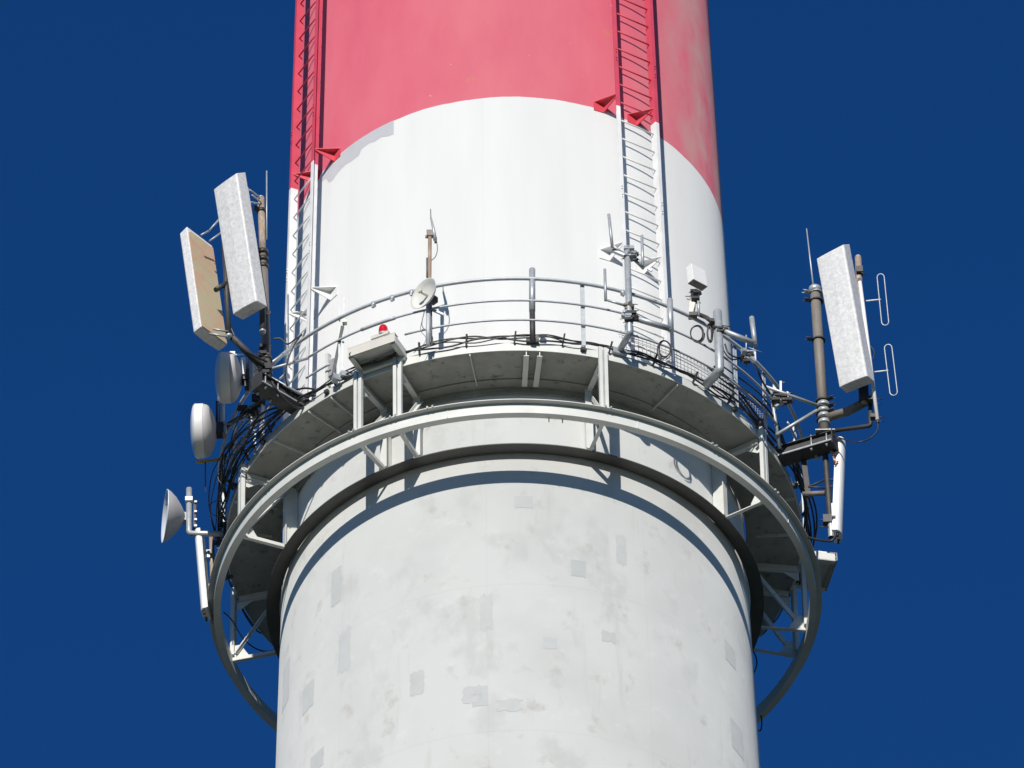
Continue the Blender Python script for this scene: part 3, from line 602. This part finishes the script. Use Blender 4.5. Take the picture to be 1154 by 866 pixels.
# lower right slim panel and pole
YL = YR + .15
T = thing('panel_pole', 'dark hollow pole below the right cantilever arm', 'pole', at(932, 515, YL))
b = BM(); tube(b, [at(929.5, 505, YL), at(936, 590, YL)], .040, 18, caps=False); obj('pipe', b, 'dark', T)
b = BM(); tube(b, [at(936, 588, YL), at(937, 606, YL)], .042, 18, caps=False); tube(b, [at(936, 588, YL), at(937, 605.5, YL)], .032, 18, caps=False); obj('pipe_end', b, 'galv', T, norm=False)
b = BM(); box(b, at(933, 587, YL), (.13, 0, 0), (0, .12, 0), (0, 0, .13)); [tube(b, [at(922, y, YL-.03), at(934, y, YL-.03)], .007, 6) for y in (586, 594)]; obj('clamp', b, 'blackplastic', T)
cyl(T, 'arm', 'pole', at(905, 557, YL+.1), at(930, 556, YL), .034)
for a, c in (((911, 549), (929, 541)), ((911, 549), (930, 550)), ((931, 540), (944, 541.5)), ((932, 549), (944, 548))): cyl(T, 'strut', 'dark', at(*a, YL), at(*c, YL), .013, 8)
b = BM(); bar(b, at(905, 515, YL+.1), at(911, 560, YL+.1), .06, .07); obj('hanger', b, 'dark', T)
b = BM(); bar(b, at(917, 517, YL), at(924, 516.5, YL), .012, .012); box(b, at(924, 516.5, YL), (.03, 0, 0), (0, .03, 0), (0, 0, .03)); obj('bolt', b, 'galv', T)
T, *_ = panel('slim white panel at the right edge, below the big panel, seen edge on', at(948.5, 597, YL-.08), 84, 4.0, .27, .12, 1.66, chamfer=.02, face='white', back='galv', group='slim white panel antennas', slant=0)
b = BM()
for a, c in (((937, 507), (940, 513)), ((940, 513), (944.5, 506)), ((939, 515), (941, 521)), ((941, 524), (944, 520))): tube(b, [at(*a, YL-.1), at(*c, YL-.1)], .014, 8)
obj('tilt_link', b, 'copper', T)
b = BM(); box(b, at(939, 575, YL-.1), (.045, 0, 0), (0, .03, 0), (0, 0, .22)); obj('side_bar', b, 'white', T)
cable('dark cable sweeping under the hollow pole at right', [at(941, 598, YL-.1), at(941, 605, YL-.1), at(936, 610, YL-.1), at(925, 609, YL), at(911, 606, YL+.1)], .018, group='black cables on the right mast')

# ------------------------------------------------------------------ obstruction light trays
def tray(phi, label, beacon):
    r0, r1, z0 = 3.905, (4.26 if beacon else 4.42), (1.205 if beacon else 1.235); r_, t_ = rad(phi), tan_(phi); W = .70 if beacon else .66; lh = .15 if beacon else .13
    T = thing('light_tray', label, 'light', C(phi, r0, z0), 'trays for obstruction lights'); mid = (r0+r1)/2; L = r1-r0
    b = BM(); box(b, C(phi, mid, z0+.065), t_*(W-.03), r_*(L-.02), Z*.010); obj('tray_floor', b, 'platform', T)
    b = BM(); box(b, C(phi, r1, z0-.01+lh/2), t_*W, r_*.010, Z*lh); box(b, C(phi, r1-.045, z0-.01+lh), t_*W, r_*.10, Z*.010); box(b, C(phi, r1-.03, z0-.006), t_*(W-.02), r_*.06, Z*.008); obj('front_lip', b, 'housing' if beacon else 'deckplate', T)
    for s in (-1, 1):
        b = BM(); box(b, C(phi, mid-.01, z0+.045) + t_*s*(W/2-.006), t_*.010, r_*(L-.03), Z*.12); box(b, C(phi, mid-.01, z0-.02) + t_*s*(W/2-.04), t_*.07, r_*(L-.03), Z*.008); obj('side_channel', b, 'platform', T)
    b = BM(); box(b, C(phi, r0+.03, z0+.0), t_*(W-.04), r_*.05, Z*.12); obj('back_angle', b, 'platform', T)
    pts = [C(phi, r0+.12, z0-.0) - t_*.26, C(phi, r0+.10, z0-.02), C(phi, r0+.13, z0+.01) + t_*.27]
    b = BM(); tube(b, catmull(pts), .014, 7); obj('conduit', b, 'cable', T)
    if not beacon:
        b = BM(); box(b, C(phi, r0+.30, z0+.155) - t_*.18, t_*.16, r_*.20, Z*.07); obj('control_box', b, 'white', T, bevel=.008)
    else:
        b = BM(); box(b, C(phi, r1-.045, z0+.20) + t_*.12, t_*.26, r_*.09, Z*.055); obj('lamp_plate', b, 'housing', T)
        b = BM(); tube(b, [C(phi, r1+.008, z0-.005) + t_*(-.31), C(phi, r1+.012, z0+.03) + t_*(-.32), C(phi, r1-.0, z0+.06) + t_*(-.30)], .008, 6); obj('shackle', b, 'dark', T)
    return T
tray(-25.6, 'grey steel tray with rust stained lip under the red beacon', True)
tray(102, 'grey steel tray low on the right edge of the platform', False)
bo = C(-23.6, 4.20, 1.445)
T = thing('warning_beacon', 'red domed warning lamp on top of the rust stained tray', 'lamp', bo)
b = BM(); lathe(b, [(-.03, 0), (-.03, .072), (.012, .068), (.012, 0)], bo, (0, 0, 1), 24); obj('base', b, 'galv', T)
b = BM(); lathe(b, [(.012, .060), (.045, .063), (.055, .059), (.065, .063), (.085, .058), (.095, .061), (.125, .056), (.150, .044), (.165, .022), (.170, 0)], bo, (0, 0, 1), 28); obj('lens', b, 'beacon', T)

# ------------------------------------------------------------------ things along the front railing
# thick stub pipe
T = thing('stub_pipe', 'thick upright pipe stub in the middle of the railing', 'pole', C(4.2, 3.97, 1.2)); top = at(600.5, 304, -3.97)
cyl(T, 'upper_pipe', 'galv', C(4.2, 3.97, 1.72), Vector((C(4.2, 3.97, 0).x+.01, -3.97, top.z)), .042, 16)
cyl(T, 'lower_pipe', 'dark', C(4.2, 3.97, 1.18), C(4.2, 3.97, 1.72), .038, 16)
b = BM(); lathe(b, [(0, .042), (.012, .034), (.016, 0)], Vector((C(4.2, 3.97, 0).x+.01, -3.97, top.z)), (0, 0, 1), 16); obj('cap', b, 'galv', T)
b = BM(); box(b, C(4.2, 3.93, 1.22), (.17, 0, 0), (0, .05, 0), (0, 0, .06)); obj('foot', b, 'dark', T)
# dish post with thin aerial
YP = -3.92
T = thing('aerial_post', 'slim rusty post behind the small open dish', 'pole', at(483.5, 388, YP))
cyl(T, 'lower_post', 'rail', at(482.5, 390, YP), at(482.5, 343, YP), .030); cyl(T, 'upper_post', 'rust', at(483.8, 350, YP), at(484.5, 263, YP), .026)
cyl(T, 'side_pipe', 'greycable', at(486.3, 390, YP+.02), at(486, 344, YP+.02), .012, 8)
cyl(T, 'thin_conduit', 'greycable', at(481.3, 313, YP), at(481.3, 291, YP), .012, 8)
T = thing('small_aerial', 'little grey aerial at the tip of the rusty post', 'antenna', at(486, 268, YP))
b = BM(); box(b, at(484.5, 264, YP), (.09, 0, 0), (0, .07, 0), (0, 0, .10)); box(b, at(480.5, 267, YP), (.03, 0, .0), (0, .03, 0), (0, 0, .03)); obj('clamp', b, 'pole', T)
b = BM(); tube(b, [at(490.5, 271, YP), at(488.5, 258, YP), at(485.5, 245, YP)], .026, 10, r2=.012); obj('boom', b, 'galv', T)
cyl(T, 'tip', 'greycable', at(485.6, 246, YP), at(485.3, 236, YP), .007, 6)
b = BM(); tube(b, catmull([at(491.5, 270, YP), at(493, 280, YP), at(491, 289, YP), at(486, 294, YP)]), .006, 6); obj('lead', b, 'greycable', T)
b = BM(); box(b, at(491, 271, YP), (.035, 0, 0), (0, .04, 0), (0, 0, .08)); obj('plug', b, 'dark', T)
d = hdir(-45); d.z = .02; o = at(477.5, 331, YP-.10); T = thing('small_dish', 'small open cream dish on the front railing', 'antenna', o)
b = BM(); lathe(b, [(0, .232), (.006, .238), (.006, .23), (-.03, .19), (-.06, .11), (-.072, 0)], o, d, 44); obj('reflector', b, 'creamwhite', T)
b = BM(); lathe(b, [(-.002, .232), (-.045, .19), (-.078, .10), (-.09, 0)], o, d, 44); obj('back_shell', b, 'dish', T)
s = d.cross(Z).normalized(); b = BM(); tube(b, [o - d*.07, o + d*.07], .020, 12); tube(b, [o+d*.06, o+d*.09], .034, 12); obj('feed', b, 'cream', T)
b = BM(); box(b, o - d*.15, d*.14, s*.09, Z*.09); obj('back_box', b, 'dark', T)
b = BM(); box(b, at(493, 352, YP), (.16, 0, -.10), (0, .03, 0), (.01, 0, .03)); obj('tilt_strut', b, 'galv', T)
cable('thin grey lead hanging in a loop under the small open dish', [at(478.5, 350, YP), at(475.5, 366, YP), at(481, 374, YP), at(487.5, 380, YP), at(486.5, 390, YP)], .006, 'greycable', group='thin leads on the front railing')
cable('thin grey lead bowed wide left of the dish post', [at(477, 356, YP), at(474, 372, YP), at(480, 381, YP), at(476, 390, YP), at(466, 398, YP)], .004, 'greycable', group='thin leads on the front railing')
# pair of tall thin posts at left front, with small box and brace
YQ = -3.25
T = thing('twin_post', 'pair of thin pale posts with a small cream box, left of the tray', 'pole', at(386, 430, YQ))
b = BM(); bar(b, at(385.5, 428, YQ), at(388, 336, YQ), .028, .028, (0, 1, 0)); obj('tall_post', b, 'rail', T)
b = BM(); bar(b, at(381.5, 432, YQ), at(383, 344, YQ), .018, .018, (0, 1, 0)); obj('thin_post', b, 'rail', T)
b = BM(); bar(b, at(375, 424, YQ+.05), at(386, 368, YQ-.02), .04, .03, (0, 1, 0)); obj('brace', b, 'dark', T)
b = BM(); box(b, at(388.5, 363, YQ-.03), (.06, 0, 0), (0, .07, 0), (0, 0, .06)); obj('small_box', b, 'cream', T)
b = BM(); box(b, at(391, 424, YQ), (.18, .05, 0), (-.03, .10, 0), (0, 0, .08)); box(b, at(379, 427, YQ), (.10, .05, 0), (-.03, .10, 0), (0, 0, .09)); obj('base_clamp', b, 'galv', T)
T = thing('angle_post', 'short white angle post just left of the twin posts', 'post', at(368, 446, -3.0))
b = BM(); p0, p1 = C(-38.6, 3.935, 1.15), C(-38.6, 3.935, 1.83); bar(b, p0, p1, .035, .012, rad(-38.6)); bar(b, p0 + tan_(-38.6)*.02-rad(-38.6)*.03, p1 + tan_(-38.6)*.02-rad(-38.6)*.03, .010, .07, rad(-38.6)); obj('angle', b, 'platform', T)
b = BM(); box(b, C(-37.5, 3.90, 1.55), tan_(-37.5)*.09, rad(-37.5)*.06, Z*.28); obj('junction_box', b, 'galv', T)
b = BM(); box(b, C(-38.6, 3.93, 1.15), tan_(-38)*.06, rad(-38)*.05, Z*.05); obj('bolt', b, 'dark', T)

# mast with four upright dipole rods
ph = 21.4; e0 = C(ph, 3.86, 1.26); e1 = C(ph, 4.30, 1.26); zt = at(711, 284, -4.0).z - ZR
T = thing('dipole_mast', 'grey bent pipe mast carrying four upright rods, beside the central ladder', 'mast', e0); YM = e1.y
pipe(T, 'pipe', 'galv', elbow(e0, e1, C(ph, 4.30, zt), .03, 3), .043, 16)
b = BM(); box(b, C(ph, 3.93, 1.24), tan_(ph)*.2, rad(ph)*.06, Z*.09); obj('foot', b, 'galv', T)
def rodarm(T, a, c, topy, ra, rr, Ya, Yc, flare=0):
    A, Cc = at(*a, Ya), at(*c, Yc); up_ = at(c[0], topy, Yc); up_.x = Cc.x + flare; up_.y = Cc.y
    b = BM(); tube(b, [A, Cc], ra, 12); arm = obj('arm', b, 'galv', T)
    b = BM(); tube(b, [Cc - Z*ra*.8, up_], rr, 14); lathe(b, [(0, rr), (.008, rr*.8), (.01, 0)], up_, (0, 0, 1), 14); obj('rod', b, 'galv', T)
rodarm(T, (706, 288), (690, 277.5), 242, .020, .021, YM, YM-.12, -.035)
rodarm(T, (712, 290), (724.5, 302), 266, .024, .020, YM, YM+.10)
rodarm(T, (706, 345), (682.5, 338), 304, .018, .020, YM, YM-.05)
rodarm(T, (712, 358), (756, 371), 338, .042, .040, YM, YM+.12)
b = BM(); box(b, at(697, 285.5, YM-.05), (.16, .0, -.10), (0, .05, 0), (.02, 0, .03)); box(b, at(732, 304, YM+.1), (.06, 0, -.05), (0, .02, 0), (.02, 0, .03)); obj('plate', b, 'galv', T)
def cluster(parent, cx, cy, Y, n, sp, sz, name='clamp_block', m='dark', seed=1):
    r = random.Random(seed); b = BM()
    for i in range(n):
        p = at(cx + r.uniform(-sp, sp), cy + r.uniform(-sp, sp), Y + r.uniform(-.05, .03)); k = r.uniform(.5, 1.2)*sz
        q = Vector((r.uniform(-1, 1), r.uniform(-1, 1), r.uniform(-1, 1))).normalized(); a = Vector((1, 0, 0)) if r.random() < .5 else q
        s_ = a.cross(Vector((.1, .3, 1))).normalized(); t_ = a.cross(s_); box(b, p, a*k*1.3, s_*k*.6, t_*k*.7)
    for i in range(max(2, n//3)):
        p = at(cx + r.uniform(-sp, sp)*1.2, cy + r.uniform(-sp, sp)*1.2, Y); q = Vector((r.uniform(-1, 1), r.uniform(-.5, .5), r.uniform(-.4, .4))).normalized(); tube(b, [p - q*sz*1.3, p + q*sz*1.3], .006, 6)
    return obj(name, b, m, parent)
cluster(T, 711, 285, YM, 9, 5, .09, m='galv', seed=3); cluster(T, 713, 290, YM, 6, 4, .07, m='dark', seed=4)
cluster(T, 710, 346, YM, 8, 4, .055, m='pole', seed=5); cluster(T, 712, 357, YM-.02, 8, 5, .09, m='dark', seed=6); cluster(T, 707, 357, YM-.04, 4, 3, .08, m='galv', seed=9)

# thick bent mast at right front with one rod, box antenna and floodlight
e0 = at(796, 434, -3.02); e1 = at(811.5, 424, -3.30); e1.z = e0.z; et = Vector((e1.x, e1.y, at(807.5, 352, e1.y).z)); YB = e1.y
T = thing('bent_mast', 'thickest bent pipe mast, at right front of the railing', 'mast', e0)
pipe(T, 'pipe', 'galv', elbow(e0, e1, et, .03, 3), .060, 18)
b = BM(); lathe(b, [(0, .06), (.02, .05), (.03, 0)], et, (0, 0, 1), 18); obj('cap', b, 'galv', T)
rodarm(T, (812, 372), (851, 387.5), 358, .040, .034, YB, YB+.12, -.03)
cluster(T, 806, 366, YB, 8, 6, .09, seed=11, m='blackplastic'); cluster(T, 815, 371, YB, 6, 4, .07, seed=12, m='dark')
pipe(T, 'side_arm', 'dark', [at(806, 366, YB), at(796, 358, YB+.1), at(786, 354, YB+.15)], .030)
T = thing('box_antenna', 'white box shaped antenna on a thin stem beside the right chimney edge', 'antenna', at(787, 355, YB+.1)); YX = YB+.1
e = at(781.5, 314.5, YX-.08); dr_ = (at(798, 324, YX-.08) - e); dr_ = Vector((.19, .15, 0)); dl_ = Vector((-.075, .085, 0)); h_ = Vector((-.02, 0, .29))
b = BM(); prism(b, [e, e+dr_, e+dr_+dl_, e+dl_], h_); obj('case', b, 'white', T, bevel=.006)
b = BM(); prism(b, [e-Z*.003, e+dr_-Z*.003, e+dr_+dl_-Z*.003, e+dl_-Z*.003], (0, 0, -.006)); obj('bottom_plate', b, 'pole', T)
cyl(T, 'stem', 'galv', at(787.5, 356, YX), at(786.5, 333, YX), .018, 10)
cluster(T, 784, 332, YX, 7, 4, .07, m='blackplastic', seed=21); cluster(T, 782, 338, YX+.03, 4, 2, .07, m='dark', seed=22)
T = thing('floodlight', 'cream floodlight housing hanging under the box antenna', 'lamp', at(779, 350, YX+.02))
b = BM(); prism(b, [at(775.5, 354, YX), at(781, 353, YX), at(784, 341, YX), at(777, 338, YX)], (0, .12, 0)); obj('housing', b, 'cream', T, bevel=.006)
b = BM(); box(b, at(781, 356, YX), (.11, 0, 0), (0, .10, 0), (0, 0, .06)); obj('lens_frame', b, 'blackplastic', T)
# coils of spare cable
def coil(label, cx, cy, Y, rx, ry, n, r, grp='coils of spare cable'):
    pts = []
    for i in range(n*18+5):
        a = 2*math.pi*i/18; q = 1 + .45*noise.noise(Vector((i*.06, cx, 0))) + .03*(i//14); pts.append(at(cx + rx*q*math.cos(a) + 1.5*noise.noise(Vector((i*.09, 3, cy))), cy + ry*q*math.sin(a + .25*noise.noise(Vector((i*.11, 7, cy)))), Y + .05*noise.noise(Vector((i*.17, 1, cx)))))
    b = BM(); tube(b, pts, r, 7); return tag(obj('cable_coil', b, 'cable', origin=pts[0]), label, 'cable', grp)
coil('loose round coil of black cable beside the thick bent mast', 785.5, 376, YB+.08, 7, 8.5, 2, .009)
coil('twisted clump of black cable against the thick bent mast', 800, 377, YB-.04, 2.8, 8, 2, .010)
coil('small upright coil of cable hanging on the wire mesh', 749, 394, -3.72, 6.5, 9, 3, .008)

# small fittings below the rod arm
T = thing('clamp_set', 'grey clamp fittings under the rod of the thick bent mast', 'bracket', at(845, 402, YB+.1)); cluster(T, 844, 400, YB+.12, 9, 6, .07, m='galv', seed=31); cluster(T, 843, 403, YB+.14, 6, 5, .07, m='blackplastic', seed=32)
b = BM(); tube(b, [at(841, 397, YB+.1), at(841, 378, YB+.1)], .010, 8); obj('bolt', b, 'galv', T)
b = BM(); bar(b, at(851, 408, YB+.15), at(850.5, 395, YB+.15), .03, .03, (0, 1, 0)); obj('post', b, 'rail', T)
cable('black cable drooping from the thick bent mast arm', [at(817, 388, YB), at(821, 398, YB), at(830, 403, YB+.05), at(838, 401, YB+.1)], .012, group='drooping cables at right front')
cable('second cable drooping below the arm of the thick bent mast', [at(814, 386, YB), at(816, 396, YB), at(824, 405, YB+.05), at(836, 404, YB+.1)], .010, group='drooping cables at right front')
cable('black cable running down from the clamp fittings to the right posts', [at(848, 408, YB+.15), at(854, 418, -2.6), at(858, 428, -2.5), at(868, 444, -2.3)], .014, group='drooping cables at right front')
# small antennas at the right railing
T = thing('triangular_plate', 'pale green triangular plate on the right railing', 'panel', at(874, 442, -2.0))
b = BM(); prism(b, [at(871, 433, -2.0), at(875.5, 438.5, -2.0), at(871, 444, -2.0)], (0, .02, 0)); obj('plate', b, 'greenplastic', T)
for (x, y0, y1, lb) in ((879.8, 430, 445, 'upper of two short white uprights on the right railing'), (887.3, 442, 455, 'lower of two short white uprights on the right railing')):
    T = thing('short_upright', lb, 'post', at(x, y1, -1.95)); b = BM(); bar(b, at(x, y1, -1.95), at(x, y0, -1.95), .028, .02, (0, 1, 0)); obj('upright', b, 'white', T)
    cyl(T, 'pin', 'galv', at(x+1, y0+1, -1.95), at(x+5, y0+1, -1.95), .004, 6)
T = thing('clamp_set', 'dark clamp cluster between the two short white uprights', 'bracket', at(880, 450, -1.95)); cluster(T, 879, 449, -1.95, 10, 6, .08, m='dark', seed=41); cluster(T, 875, 453, -1.95, 6, 5, .06, m='galv', seed=42)
cluster(T, 884, 451, -1.93, 5, 3, .10, m='dark', seed=43)

# wire mesh along the railing
T = thing('wire_mesh', 'thin wire mesh strip fixed inside the right front railing', 'mesh', C(40, 3.8, 1.3))
b = BM()
for k in range(7): tube(b, arc(3.86 - (.02*k if k > 4 else 0), 1.36 + .065*k, 22.5, 62, 24), .0035, 5)
for i in range(46):
    p = 22.5 + i*.88; tube(b, [C(p, 3.86, 1.34), C(p, 3.86, 1.66), C(p, 3.83, 1.74), C(p, 3.77, 1.76)], .0035, 5)
obj('wires', b, 'meshwire', T)

# ------------------------------------------------------------------ cables round the platform edge
def runner(label, p0, p1, r0, z0, seed, r=.012, amp=.045, m='cable', step=4.65):
    rr = random.Random(seed); pts = []; p = p0
    while p <= p1: pts.append(C(p, r0 + rr.uniform(-.02, .03), z0 + amp*math.sin(p*.34 + seed) + rr.uniform(-.02, .02))); p += step
    b = BM(); tube(b, catmull(pts, 4), r, 7); return tag(obj('cable', b, m, origin=pts[0]), label, 'cable', 'cables running round the platform edge')
same = 'black cable among those running along the front edge of the platform'
for i, (z0, r0, r) in enumerate(((1.24, 3.93, .013), (1.27, 3.95, .011), (1.30, 3.93, .010), (1.255, 3.96, .009))):
    runner(same, -44, 66, r0, z0, 3+i*1.3, r, .03 if i < 3 else .045)
same = 'black cable among those round the back of the platform edge'
for i, (z0, r0, r) in enumerate(((1.22, 3.97, .013), (1.27, 3.99, .012))): runner(same, 70, 309, r0, z0, 2+i, r, .05)
# heavy bundle on the left side, spreading outwards from the railing
rl = random.Random(5)
same = 'black cable among the heavy bundle sweeping down the left side'
for i in range(12):
    off = (i % 4)*.085 + rl.uniform(0, .05); zz = 1.15 + (i % 5)*.14 + rl.uniform(-.05, .05); pts = []; ph0 = rl.uniform(-47, -40); ph1 = rl.uniform(-76, -104); sw = rl.uniform(.6, 1.5)
    for j in range(12):
        q = j/11; p = ph0 + (ph1-ph0)*q; env = math.sin(math.pi*min(1, q**sw)); pts.append(C(p, 3.95 + off*env + rl.uniform(-.02, .025), zz*env + 1.24*(1-env) + rl.uniform(-.04, .04)))
    b = BM(); tube(b, catmull(pts, 4), rl.choice((.008, .010, .014)), 7); tag(obj('cable', b, rl.choice(('cable', 'cable', 'greycable')), origin=pts[0]), same, 'cable', 'cables sweeping down the left side')
for j, p in enumerate((-52, -58, -65, -73, -82)):
    b = BM(); ring_ = [C(p, 4.03 + .12*math.cos(a), 1.33 + .14*math.sin(a)) for a in [2*math.pi*q/14 for q in range(15)]]; tube(b, ring_, .007, 6)
    tag(obj('cable_tie', b, 'greycable', origin=ring_[0]), 'thin band strapped round the cable bundle on the left side', 'strap', 'straps round the left cable bundle')
same = 'black cable among the bundle rising behind the right railing'
for i in range(6):
    zz = 1.30 + .11*i; pts = []
    for j in range(7):
        p = 41 + 3*(i % 3) + j*4.1; pts.append(C(p, 3.93 + .05*math.sin(j+i), zz - .05*j*(.3+.12*i)*.5 + rl.uniform(-.02, .02)))
    b = BM(); tube(b, catmull(pts, 4), .011 if i % 2 else .015, 7); tag(obj('cable', b, 'cable', origin=pts[0]), same, 'cable', 'cables behind the right railing')
same = 'black cable among those hanging outside the right edge of the platform'
for i in range(5):
    pts = [C(68 + j*5.5, 3.96 + .03*i + .03*math.sin(j*1.1+i), 1.2 + .03*i + rl.uniform(-.04, .04)) for j in range(7)]
    b = BM(); tube(b, catmull(pts, 4), .013, 7); tag(obj('cable', b, 'cable', origin=pts[0]), same, 'cable', 'cables hanging at the right edge')
cable('black cable hanging from the left mast stays to its cantilever arm', [at(340, 377, -3.1), at(331, 390, -3.15), at(324, 408, -3.1), at(322, 428, -3.0), at(330, 446, -2.8), at(341, 458, -2.75)], .011, group='cables at the left mast')
cable('thick cable drooping from the left mast over its cantilever arm', [at(306, 430, -3.15), at(312, 440, -3.1), at(322, 452, -2.95), at(336, 460, -2.8), at(352, 458, -2.7), at(364, 448, -2.8)], .018, group='cables at the left mast')
cable('cable arching from the left mast to the top rail', [at(308, 382, -3.1), at(316, 382, -3.1), at(324, 388, -3.1), at(332, 383, -3.05), at(340, 378, -3.0)], .012, group='cables at the left mast')
cable('cable from the tan backed panel bending along its support arm', [at(254, 338, -3.35), at(257, 358, -3.4), at(262, 374, -3.4), at(272, 392, -3.35), at(288, 402, -3.25), at(301, 408, -3.15)], .016, group='cables at the left mast')
cable('thin wire bowed behind the chimney at the lower left', [at(252, 690, .6), at(262, 700, .8), at(276, 722, 1.5), at(296, 734, 1.8), at(318, 731, 2.0)], .010, group='wires at the back')
cable('thin wire bowed out from the chimney edge at lower right', [at(846, 731, .9), at(851, 738, .9), at(853, 748, .9), at(850, 758, .9), at(848, 764, .9)], .010, group='wires at the back')
cable('short wire end hanging under the ring at lower right', [at(857, 806, 2.2), at(858.5, 812, 2.2), at(857.5, 823, 2.2), at(854, 823.5, 2.2)], .010, group='wires at the back')
# dark fittings among the left cables
T = thing('clamp_set', 'cluster of fittings among the left cables under the twin panel mast', 'bracket', at(276, 470, -2.0))
cluster(T, 278, 460, -2.0, 10, 9, .09, m='dark', seed=51); cluster(T, 281, 472, -1.95, 6, 5, .08, m='white', seed=52); cluster(T, 292, 452, -2.1, 7, 5, .08, m='blackplastic', seed=53); cluster(T, 276, 492, -1.6, 4, 4, .05, m='galv', seed=54)
b = BM(); bar(b, at(287, 512, -1.9), at(288, 428, -1.9), .035, .035, (0, 1, 0)); obj('upright', b, 'rail', T)
